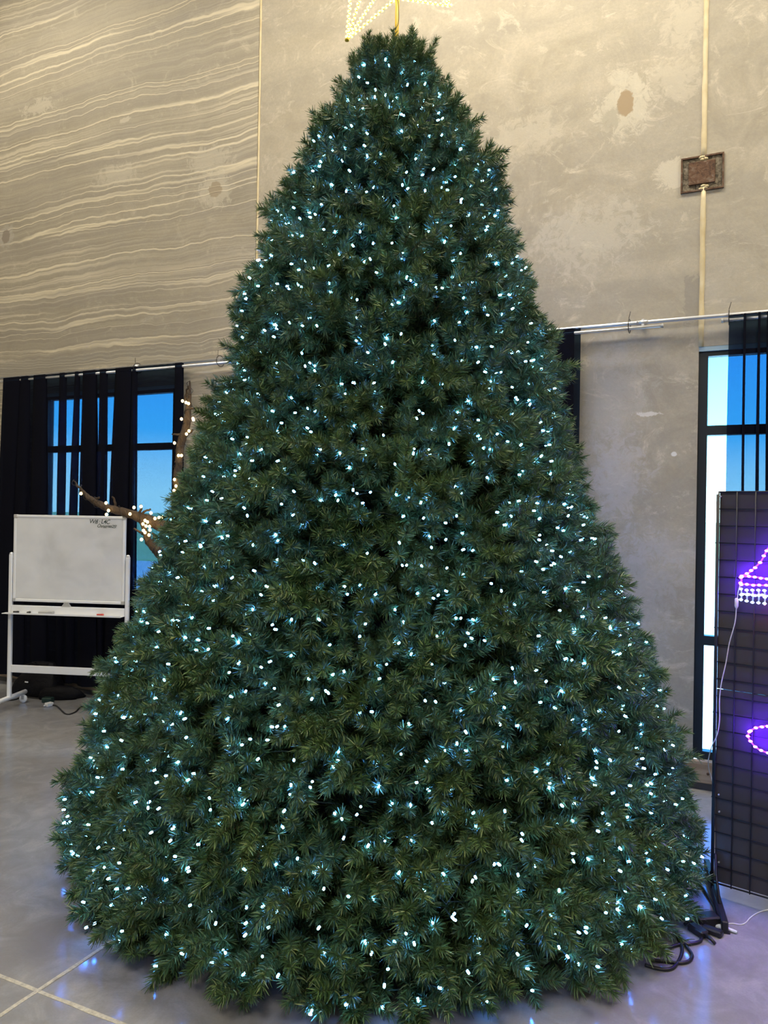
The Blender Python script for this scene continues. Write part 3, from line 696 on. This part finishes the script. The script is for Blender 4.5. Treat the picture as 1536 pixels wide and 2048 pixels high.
nz = 23; dz = (gz1-gz0)/nz
for k in range(nz+1):
    mb = MB(); z = gz0+dz*k; mb.tube([(-.004 if k % 5 else -.014, .002, z), (GW+.004, .002, z)], .0026 if 0 < k < nz else .004, 6); gpart(mb, 'grid_wire', M_blackm)
zs = gl(1440, 1379).z
for (z0, z1) in ((gz0+.004, zs-.0015), (zs+.0015, gz1)):
    mb = MB(); mb.box((0, .012, z0), (GW, .020, z1), bev=.001); gpart(mb, 'backing_board', M_back)
for (px, py) in ((1441, 993), (1437, 1590), (1438, 1624), (1437, 1725)):
    q = gl(px, py); mb = MB(); mb.lathe([(.003, -.006), (.004, -.003), (.004, .006)], 8, 0, Matrix.Translation((q.x, .006, q.z)) @ Matrix.Rotation(math.pi/2, 4, 'X')); gpart(mb, 'fixing_screw', M_alu)
mb = MB(); mb.tube([(-.007, .006, gz0-.03), (-.007, .006, gz1-.01)], .0065, 8); gpart(mb, 'edge_tube', M_blackm)
# feet
fa, fb = onfloor(1450, 1868), onfloor(1413, 1738)
def foot(A, B, par):
    d = (B-A); L = d.length; Mx = Matrix.Translation(A-par.location) @ Matrix.Rotation(math.atan2(d.y, d.x), 4, 'Z')
    mb = MB(); mb.box((0, -.013, .0), (L, .013, .05), bev=.004, M=Mx); mb.box((0, -.02, 0), (.05, .02, .006), M=Mx)
    mb.build('foot', M_blackm, par)
    mb = MB(); mb.tube([Mx @ Vector(p) for p in ((L*.25, 0, .05), (L*.46, .0, .12), (L*.5, 0, .2))], .006, 7); mb.tube([Mx @ Vector(p) for p in ((L*.75, 0, .05), (L*.56, .0, .12), (L*.5, 0, .2))], .006, 7); mb.build('foot_brace', M_blackm, par)
foot(fa, fb, gp)
off = MG.to_3x3() @ Vector((GW, 0, 0)); foot(fa+off, fb+off, gp)
# LED motifs
def motif(name, label, strokes, red=None):
    t = empty(name, label, 'light sign', GO)
    for (pix, closed, mt, kind) in strokes:
        pts = [gl(x, y, -.022) for x, y in pix]; pts = [Vector((p.x, -.022, p.z)) for p in pts]
        sm = smooth(pts, 6); mb = MB(); mb.tube(sm, .0035, 6); o = mb.build('light_rope', M_clear if kind == 'i' else mat('violet_rope', (.5, .25, .6), .4) if 'violet_rope' not in bpy.data.materials else bpy.data.materials['violet_rope'], t); o.rotation_euler.z = GY
        L = [0]
        for a_, b_ in zip(sm, sm[1:]): L.append(L[-1]+(b_-a_).length)
        step = .026; s_ = 0.004
        while s_ < L[-1]:
            j = max(i for i in range(len(L)) if L[i] <= s_); j = min(j, len(sm)-2); u = (s_-L[j])/max(1e-6, L[j+1]-L[j]); p = sm[j].lerp(sm[j+1], u)
            q = link('bulb', LEDM[mt], t, MG.to_3x3() @ (p+Vector((0, -.004, R.uniform(-.003, .003)))))
            dd = sm[j+1]-sm[j]; q.rotation_euler = (0, 0, GY); q.scale = (1, 1, 1); s_ += step*(.85+.3*R.random())
    for x_ in (0.12, .45):  # zip ties fixing it to the grid
        pass
    return t
def ledmesh(name, mt, r):
    mb = MB(); mb.lathe([(.001, -r*1.5), (r*.8, -r*.9), (r, 0), (r*.8, r*.9), (.001, r*1.5)], 8, 0, Matrix.Rotation(math.pi/2, 4, 'Y')); return mb.mesh(name, mt)
LEDM = {'p': ledmesh('violet_bulb', M_purple, .0052), 'i': ledmesh('icicle_bulb', M_icicle, .0055), 'r': ledmesh('red_bulb', M_redled, .0055)}
roof = [(1482, 1152), (1497, 1146), (1513, 1132), (1524, 1120), (1531, 1106), (1537, 1096), (1546, 1090)]
xm = 1585
roofR = [(2*xm-x+ (6 if x < 1530 else 0), y+ (1585-x)*.02) for x, y in reversed(roof)]
strokes = [(roof+[(1566, 1080), (1585, 1076)]+roofR, False, 'p', 'v'), ([(1482, 1152), (1510, 1154), (1540, 1158), (1600, 1163), (1690, 1172)], False, 'p', 'v'), ([(1482, 1152), (1483, 1160), (1481, 1168)], False, 'p', 'v'), ([(1481, 1168), (1510, 1170), (1540, 1172), (1600, 1180), (1690, 1192)], False, 'p', 'v'),
           ([(1483, 1187), (1510, 1190), (1540, 1192), (1600, 1202), (1690, 1214)], False, 'i', 'i')]
for k in range(14):
    x = 1482+k*11.2+k*k*.14; y0_ = 1176+k*1.0; y1_ = (1203, 1203, 1204, 1205, 1206)[k % 5]+k*1.3
    strokes.append(([(x, y0_), (x+1, (y0_+y1_)/2), (x, y1_)], False, 'i', 'i'))
strokes.append(([(1552, 1215), (1560, 1235), (1575, 1245), (1590, 1236), (1600, 1218)], False, 'r', 'i'))
motif('light_sign', 'violet light-up canopy sign with pale blue icicles on the grid panel', strokes)
ell = [(1500+0, 1462), (1511, 1456), (1524, 1453), (1540, 1452), (1580, 1458), (1620, 1478), (1640, 1505), (1620, 1520), (1580, 1518), (1536, 1506), (1515, 1497), (1502, 1484), (1496, 1472), (1500, 1462)]
motif('light_sign', 'violet light-up oval sign low on the grid panel', [(ell, True, 'p', 'v')])
# white lead hanging from the sign
pix = [(1481, 1168), (1476, 1185), (1473, 1212), (1470, 1245), (1459, 1285), (1452, 1325), (1443, 1365), (1439, 1400), (1439, 1440), (1434, 1470)]
pts = [MG @ Vector((gl(x, y, -.03).x, -.03, gl(x, y, -.03).z)) for x, y in pix]
dl = (pts[-1]-CAM).dot(F)
pts += [P(1424, 1492, dl+.05), P(1417, 1518, dl+.12), P(1418, 1540, dl+.18), P(1424, 1560, dl+.2), P(1428, 1590, dl+.1), P(1429, 1640, dl+.05), P(1429, 1700, dl+.03)]
e0 = onfloor(1428, 1776, .003); pts += [P(1428, 1745, dl+.03), e0]
for (x, y) in ((1436, 1800), (1445, 1840), (1440, 1852)): pts.append(onfloor(x, y, .003))
mb = MB(); mb.tube(smooth(pts, 5), .0022, 6)
c = empty('power_lead', 'thin white lead hanging down the left edge of the grid panel', 'cable', (0, 0, 0)); part(mb, 'cord', M_wcable, c)
q = pts[2]; mb = MB(); mb.tube([q+Vector((0, 0, .035)), q+Vector((0, 0, .03)), q-Vector((0, 0, .0)), q-Vector((0, 0, .012))], [.004, .008, .008, .003], 8); part(mb, 'connector', M_wcable, c)
fcable('power_lead', [(1448, 1849), (1465, 1847), (1482, 1849), (1492, 1845), (1500, 1836), (1515, 1826), (1540, 1819), (1600, 1812)], .0022, M_wcable, 'thin white lead curving across the floor under the grid panel')
# cables and plug cluster at the tree's right foot
fcable('power_cable', [(1345, 1858), (1358, 1872), (1372, 1892), (1384, 1910), (1378, 1922), (1360, 1926), (1335, 1923), (1300, 1920)], .0065, M_black, 'black cable making the long loop at the right foot of the tree')
fcable('power_cable', [(1352, 1860), (1358, 1878), (1364, 1896), (1362, 1912), (1350, 1932), (1335, 1939), (1315, 1937), (1290, 1930)], .0065, M_black, 'black cable making the inner loop at the right foot of the tree')
fcable('power_cable', [(1402, 1872), (1401, 1882), (1385, 1887), (1360, 1889), (1340, 1895), (1330, 1903), (1310, 1910)], .0065, M_black, 'black cable running from the plug cluster back under the tree')
fcable('power_cable', [(1392, 1762), (1404, 1775), (1414, 1790), (1424, 1806), (1431, 1825), (1425, 1833), (1408, 1834), (1395, 1832)], .006, M_black, 'black cable bent beside the foot of the grid panel')
def plug(px, py, rot, sz, label, mt=M_black, zb=0, cat='plug'):
    q = onfloor(px, py); mb = MB(); a_, b_, c_ = sz
    mb.box((-a_, -b_, 0), (a_, b_, c_), bev=.006); mb.tube([(-a_, 0, c_/2), (-a_-.03, 0, c_/2), (-a_-.05, 0, .008)], [.009, .007, .006], 8); mb.box((a_*.6, -b_*1.05, c_*.15), (a_*.9, b_*1.05, c_*.85))
    o = mb.build('plug' if cat == 'plug' else 'power_splitter', mt, None, (q.x, q.y, zb)); o.rotation_euler.z = rot; tag(o, label, cat); return o
plug(1412, 1850, .6, (.05, .03, .045), 'black outdoor power splitter block at the right foot of the tree', cat='splitter')
plug(1396, 1868, 2.4, (.04, .02, .03), 'black plug lying between the tree and the splitter block')
plug(1425, 1868, -.3, (.04, .018, .025), 'black plug lying against the foot of the grid panel')
plug(1437, 1856, 2.9, (.022, .012, .018), 'small clear-white plug beside the grid panel foot', M_clear)

# ------------------------------------------------------------------ the big tree
TD = 4.0; tb = CAM + Vector((F.x, F.y, 0)).normalized()*TD; TB = Vector((tb.x, tb.y, 0))
TB += R0*.012
sil = [(66, 22), (100, 52), (135, 80), (180, 112), (250, 155), (350, 212), (470, 258), (560, 290), (650, 324), (800, 354), (900, 394), (1000, 430), (1150, 482), (1300, 542), (1450, 588), (1600, 632), (1700, 650), (1790, 640)]
PR = []
for y, hw in sil:
    th = math.atan(hw/FPX); PR.append((H+(1027-y)/FPX*TD*math.cos(th)**2, TD*math.sin(th)))
PR = PR[:-1]+[(.05, 1.56)]
PR.sort()
print('profile', [(round(a, 2), round(b, 2)) for a, b in PR])
def prof(z):
    if z <= PR[0][0]: return PR[0][1]
    for (z0, r0), (z1, r1) in zip(PR, PR[1:]):
        if z <= z1: return r0+(r1-r0)*(z-z0)/(z1-z0)
    return PR[-1][1]
ZT = PR[-1][0]
def normal(z):
    a_, b_ = prof(z-.15), prof(z+.15); s_ = (a_-b_)/.3; v_ = Vector((1, s_)); v_.normalize(); return v_  # (outward, up)

def make_tip(mb, p0, d, L, rr, curve):
    d = d.normalized(); pts = [p0+d*(L*t)+curve*(t*t*L) for t in (0, .35, .7, 1)]
    mb.tube(pts, [.0024, .0022, .0018, .001], 3, 1, False)
    n_ = int(150*L/.13)
    for i in range(n_):
        t = (.02+.98*(i+rr.random())/n_)**.9
        c = p0+d*(L*t)+curve*(t*t*L); dd = (d+curve*2*t).normalized(); a_ = dd.orthogonal().normalized(); b_ = dd.cross(a_)
        th = i*2.39996+rr.uniform(-.3, .3)
        ang = (1.22-.2*t if t < .84 else rr.uniform(.3, 1.15))+rr.uniform(-.16, .16)
        ln = .043*rr.uniform(.8, 1.1)*(1-.10*t)*(1 if ang > .7 else .72)
        nd = dd*math.cos(ang)+(a_*math.cos(th)+b_*math.sin(th))*math.sin(ang)
        sd_ = nd.cross(Vector((rr.uniform(-1, 1), rr.uniform(-1, 1), rr.uniform(-1, 1)))).normalized()*.0018
        m_ = c+nd*ln*.55; e_ = c+nd*ln+dd*.16*ln
        mb.add([c-sd_, c+sd_, m_+sd_*.95, m_-sd_*.95, e_+sd_*.35, e_-sd_*.35], [(0, 1, 2, 3), (3, 2, 4, 5)], 0)
def make_branch(seed):
    rr = random.Random(seed); mb = MB()
    mb.tube([(0, 0, -.12), (0, 0, 0), (rr.uniform(-.01, .01), rr.uniform(-.01, .01), .2), (0, 0, .26)], [.004, .004, .003, .002], 4, 1, False)
    make_tip(mb, Vector((0, 0, .20)), Vector((rr.uniform(-.25, .25), rr.uniform(-.25, .25), 1)), .14, rr, Vector((rr.uniform(-.2, .2), rr.uniform(-.2, .2), 0)))
    k0 = rr.random()*6
    for k in range(5):
        t = k0+k*math.pi*.4+rr.uniform(-.25, .25); o = rr.uniform(.75, 1.5)
        dv = Vector((math.cos(t)*o, math.sin(t)*o, 1.0)); st = Vector((0, 0, rr.uniform(.12, .2)))
        make_tip(mb, st, dv, rr.uniform(.12, .185), rr, Vector((-math.cos(t)*.3+rr.uniform(-.2, .2), -math.sin(t)*.3+rr.uniform(-.2, .2), rr.uniform(-.1, .3))))
    for k in range(3):
        t = k0+1+k*2.1; dv = Vector((math.cos(t)*1.3, math.sin(t)*1.3, .8)); make_tip(mb, Vector((0, 0, .05)), dv, .14, rr, Vector((0, 0, .2)))
    return mb.mesh('branch', [M_needle, M_stem])
NV = 12
BM = [make_branch(100+i) for i in range(NV)]
tree = empty('christmas_tree', 'huge dense artificial green Christmas tree filling the middle of the room', 'tree', TB)
def lump(a_, z, r): return .055*MN.noise(Vector((math.cos(a_)*r*3.3, math.sin(a_)*r*3.3, z*3.3)))*1.6
places = []; rr = random.Random(21)
# rows along the slant
z = .05; row = 0
while z < ZT-.05:
    r = prof(z); n_ = max(4, round(2*math.pi*r/.165)); ph = rr.random()*6
    for k in range(n_):
        a_ = ph+2*math.pi*k/n_+rr.uniform(-.035, .035)/max(r, .2); zz = z+rr.uniform(-.04, .04); rz_ = prof(zz)
        no, nu = normal(max(.3, zz)); top = max(0, (zz-3.3)/.9)
        el = math.atan2(nu, no)*.35+rr.uniform(-.50, .55)+top*.9
        if zz < .35: el -= .25
        el = max(-.5, min(1.45, el)); az = a_+rr.uniform(-.45, .45)
        d = Vector((math.cos(az)*math.cos(el), math.sin(az)*math.cos(el), math.sin(el)))
        sc = rr.uniform(.84, 1.08)*(1 if r > .5 else .72+.28*r/.5)
        tip_ = Vector((math.cos(a_)*rz_, math.sin(a_)*rz_, zz+.02)); outj = rr.uniform(-.045, .035)+lump(a_, zz, rz_)
        pos = tip_ - d*(.36*sc - outj)
        if pos.z < .03: pos.z = .03
        places.append((pos, d, rr.random()*6.28, sc, rr.randrange(NV)))
    ds = .132; _, nu = normal(z); z += ds*math.sqrt(max(.2, 1-nu*nu)); row += 1
for k in range(20):  # crown
    a_ = k*2.4; rr_c = .02+.155*math.sqrt((k+.5)/20); d = Vector((math.cos(a_)*rr_c*1.6, math.sin(a_)*rr_c*1.6, 1)).normalized()
    places.append((Vector((math.cos(a_)*rr_c, math.sin(a_)*rr_c, ZT-.275-rr_c*.55+rr.uniform(-.02, .02))), d, a_, .74, k % NV))
inner = []
z = .15
while z < ZT-.35:
    r = prof(z)-.20
    if r > .12:
        n_ = round(2*math.pi*r/.17); ph = rr.random()*6
        for k in range(n_):
            a_ = ph+2*math.pi*k/n_; el = rr.uniform(-.1, .8); d = Vector((math.cos(a_)*math.cos(el), math.sin(a_)*math.cos(el), math.sin(el)))
            inner.append((Vector((math.cos(a_)*r, math.sin(a_)*r, z))-d*.28, d, rr.random()*6, rr.uniform(.9, 1.1), rr.randrange(NV)))
    z += .15
for q in inner:
    if q[0].z < .03: q[0].z = .03
cl = CAM-TB
def seen(p, d):  # distance; back-facing ones last
    v_ = (p+d*.3)-cl; f_ = Vector((p.x, p.y, 0)); f_ = f_.normalized() if f_.length > 1e-4 else Vector((0, 0, 0))
    return v_.length + (6 if f_.dot(Vector((cl.x, cl.y, 0)).normalized()) < -.15 else 0)
places.sort(key=lambda q: seen(q[0], q[1]))
def eul(d, s_): return (d.to_track_quat('Z', 'Y').to_matrix() @ Matrix.Rotation(s_, 3, 'Z')).to_euler()
# the 300 that show largest are parts: nearest in front
for i, (p, d, s_, sc, vi) in enumerate(places[:300]):
    o = link('branch', BM[vi], tree, p); o.rotation_euler = eul(d, s_); o.scale = (sc,)*3
rest = places[300:]+inner
print('branches', len(places), 'inner', len(inner))
pm = bpy.data.meshes.new('rest_points'); pm.from_pydata([q[0] for q in rest], [], [])
at = pm.attributes.new('rot', 'FLOAT_VECTOR', 'POINT'); at.data.foreach_set('vector', [c for q in rest for c in eul(q[1], q[2])])
at = pm.attributes.new('scl', 'FLOAT', 'POINT'); at.data.foreach_set('value', [q[3] for q in rest])
at = pm.attributes.new('idx', 'INT', 'POINT'); at.data.foreach_set('value', [q[4] for q in rest])
ro = link('foliage', pm, tree); ro['kind'] = 'stuff'
ng = bpy.data.node_groups.new('foliage', 'GeometryNodeTree'); ng.interface.new_socket('Geometry', in_out='INPUT', socket_type='NodeSocketGeometry'); ng.interface.new_socket('Geometry', in_out='OUTPUT', socket_type='NodeSocketGeometry')
gi = ng.nodes.new('NodeGroupInput'); go = ng.nodes.new('NodeGroupOutput'); iop = ng.nodes.new('GeometryNodeInstanceOnPoints'); jn = ng.nodes.new('GeometryNodeJoinGeometry')
byv = {}
for o in tree.children:
    if o.name.startswith('branch'): byv.setdefault(o.data.name, o)
for o in list(byv.values()):
    oi = ng.nodes.new('GeometryNodeObjectInfo'); oi.transform_space = 'ORIGINAL'; oi.inputs['Object'].default_value = o; oi.inputs['As Instance'].default_value = True
    ng.links.new(oi.outputs['Geometry'], jn.inputs[0])
def na(n_, dt):
    q = ng.nodes.new('GeometryNodeInputNamedAttribute'); q.data_type = dt; q.inputs[0].default_value = n_; return q.outputs[0]
ng.links.new(gi.outputs[0], iop.inputs['Points']); ng.links.new(jn.outputs[0], iop.inputs['Instance']); iop.inputs['Pick Instance'].default_value = True
ng.links.new(na('idx', 'INT'), iop.inputs['Instance Index']); ng.links.new(na('rot', 'FLOAT_VECTOR'), iop.inputs['Rotation']); ng.links.new(na('scl', 'FLOAT'), iop.inputs['Scale'])
ng.links.new(iop.outputs[0], go.inputs[0]); md = ro.modifiers.new('foliage', 'NODES'); md.node_group = ng
# added navy cone painting the dim blue gaps; pole and base of the frame
mb = MB(); pr = [(prof(z)-.42, z) for z in [.12+.1*i for i in range(36)] if prof(z)-.42 > .03]; mb.lathe([(max(.02, r), z) for r, z in pr], 40); mb.build('gap_shade_cone', M_gap_shade, tree)
mb = MB(); mb.tube([(0, 0, .0), (0, 0, ZT-.25)], .03, 12); mb.build('trunk_pole', M_blackm, tree)
mb = MB()
for k in range(6):
    t = k*math.pi/3; mb.tube([(0, 0, .05), (math.cos(t)*1.0, math.sin(t)*1.0, .03), (math.cos(t)*1.1, math.sin(t)*1.1, .012)], .012, 8)
mb.build('base_frame', M_blackm, tree)

# ------------------------------------------------------------------ cool white lights on the tree
sl = empty('string_lights', 'cool white string lights spread all over the big green tree', 'string lights', TB)
bulbs = []; rr = random.Random(5); z = .12
while z < ZT-.06:
    r = prof(z); n_ = max(3, round(2*math.pi*r/.091)); ph = rr.random()*6; line = []
    for k in range(n_):
        a_ = ph+2*math.pi*k/n_+rr.uniform(-.075, .075)/max(r, .15); zz = z+rr.uniform(-.075, .075)
        ri = max(.03, prof(zz)+lump(a_, zz, r)-rr.choice((.045, .06, .075, .09, .11))-rr.uniform(0, .02)); line.append(Vector((math.cos(a_)*ri, math.sin(a_)*ri, max(.03, zz))))
    bulbs.append(line); z += .104*(1-.35*abs(normal(z)[1]))
wire = MB()
allb = []
for line in bulbs:
    pts = []
    for p in line:
        q = Vector((p.x, p.y, 0)).normalized(); inn = p - q*.085; pts.append(inn); allb.append((p, inn))
    wire.tube(smooth(pts, 2), .0022, 3, 0, False)
wire.build('wire', M_green, sl)
def bulb_mesh(mb, M, n_=7):
    mb.lathe([(.0028, -.045), (.0028, -.014), (.0042, -.013), (.0042, -.004)], 5, 1, M)
    mb.lathe([(.0040, -.004), (.0041, .002), (.0042, .007), (.0022, .010)], n_, 0, M)
mb = MB(); bulb_mesh(mb, None, 8); bme = mb.mesh('bulb', [M_led, M_green])
allb.sort(key=lambda q: seen(q[0], Vector((0, 0, 0))))
print('bulbs', len(allb))
for p, inn in allb[:300]:
    d = (p-inn).normalized()+Vector((rr.uniform(-.6, .6), rr.uniform(-.6, .6), rr.uniform(-.5, .7))); o = link('bulb', bme, sl, p); o.rotation_euler = d.to_track_quat('Z', 'Y').to_euler()
mb = MB()
for p, inn in allb[300:]:
    d = (p-inn).normalized()+Vector((rr.uniform(-.6, .6), rr.uniform(-.6, .6), rr.uniform(-.5, .7)))
    bulb_mesh(mb, Matrix.Translation(p) @ d.to_track_quat('Z', 'Y').to_matrix().to_4x4(), 6)
o = mb.build('distant_bulbs', [M_led, M_green], sl); o['kind'] = 'stuff'

# ------------------------------------------------------------------ star topper
sc0 = P(793, 60, TD); st = empty('star_topper', 'golden wire-frame star with glowing lights on top of the tree', 'star', P(793, 78, TD))
def sp_(x, y, d=0): return P(x, y, TD+d)
C_f, C_b = sp_(752, -100, -.10), sp_(800, -78, .10)
outer = [sp_(694, 80), sp_(902, 12), sp_(948, -165), sp_(770, -262), sp_(600, -120)]
innr = [sp_(793, -4), sp_(850, -88), sp_(842, -160), sp_(722, -165), sp_(705, -52)]
mb = MB(); mb.tube([P(791, 190, TD), P(795, -4, TD)], .0105, 10); part(mb, 'pole', M_yellow, st)
mb = MB(); mb.tube(smooth([P(783, 78, TD-.02), P(789, 60, TD-.02), P(797, 45, TD-.015), P(797, 10, TD-.015), P(795, -2, TD-.01)], 5), .0018, 5); part(mb, 'wire', M_black, st)
edges = []
for k in range(5): edges += [(outer[k], innr[k]), (outer[k], innr[(k-1) % 5]), (outer[k], C_f), (outer[k], C_b)]
for k in range(5): edges += [(innr[k], C_f), (innr[k], C_b)]
smb = MB(); smb.lathe([(.001, -.006), (.007, -.003), (.007, .003), (.001, .006)], 7); sme = smb.mesh('star_bulb', M_star)
cnt = 0
for ei, (a_, b_) in enumerate(edges):
    mb = MB(); mb.tube([a_, b_], .0035, 6); part(mb, 'frame_rod', M_yellow, st)
    L = (b_-a_).length; dirn = (b_-a_).normalized(); n_ = int(L/.0135)
    vis = min(a_.z, b_.z) < P(793, -30, TD).z
    if ei >= 20: continue
    m_ = MB() if not vis else None
    nn = dirn.cross(F).normalized()
    for i in range(n_+1):
        p = a_+dirn*(L*(i+.3)/(n_+1))+nn*(.004 if i % 2 else -.003)
        if vis and cnt < 290:
            link('bulb', sme, st, p-st.location); cnt += 1
        else:
            if m_ is None: m_ = MB()
            m_.lathe([(.001, -.006), (.0055, -.003), (.0055, .003), (.001, .006)], 6, 0, Matrix.Translation(p))
    if m_: o = part(m_, 'bulb_row', M_star, st)
# junction plate at the lower left point
mb = MB(); q = outer[0]; mb.lathe([(.006, -.006), (.012, -.004), (.012, .004), (.006, .006)], 8, 0, Matrix.Translation(q)); part(mb, 'joint', M_yellow, st)
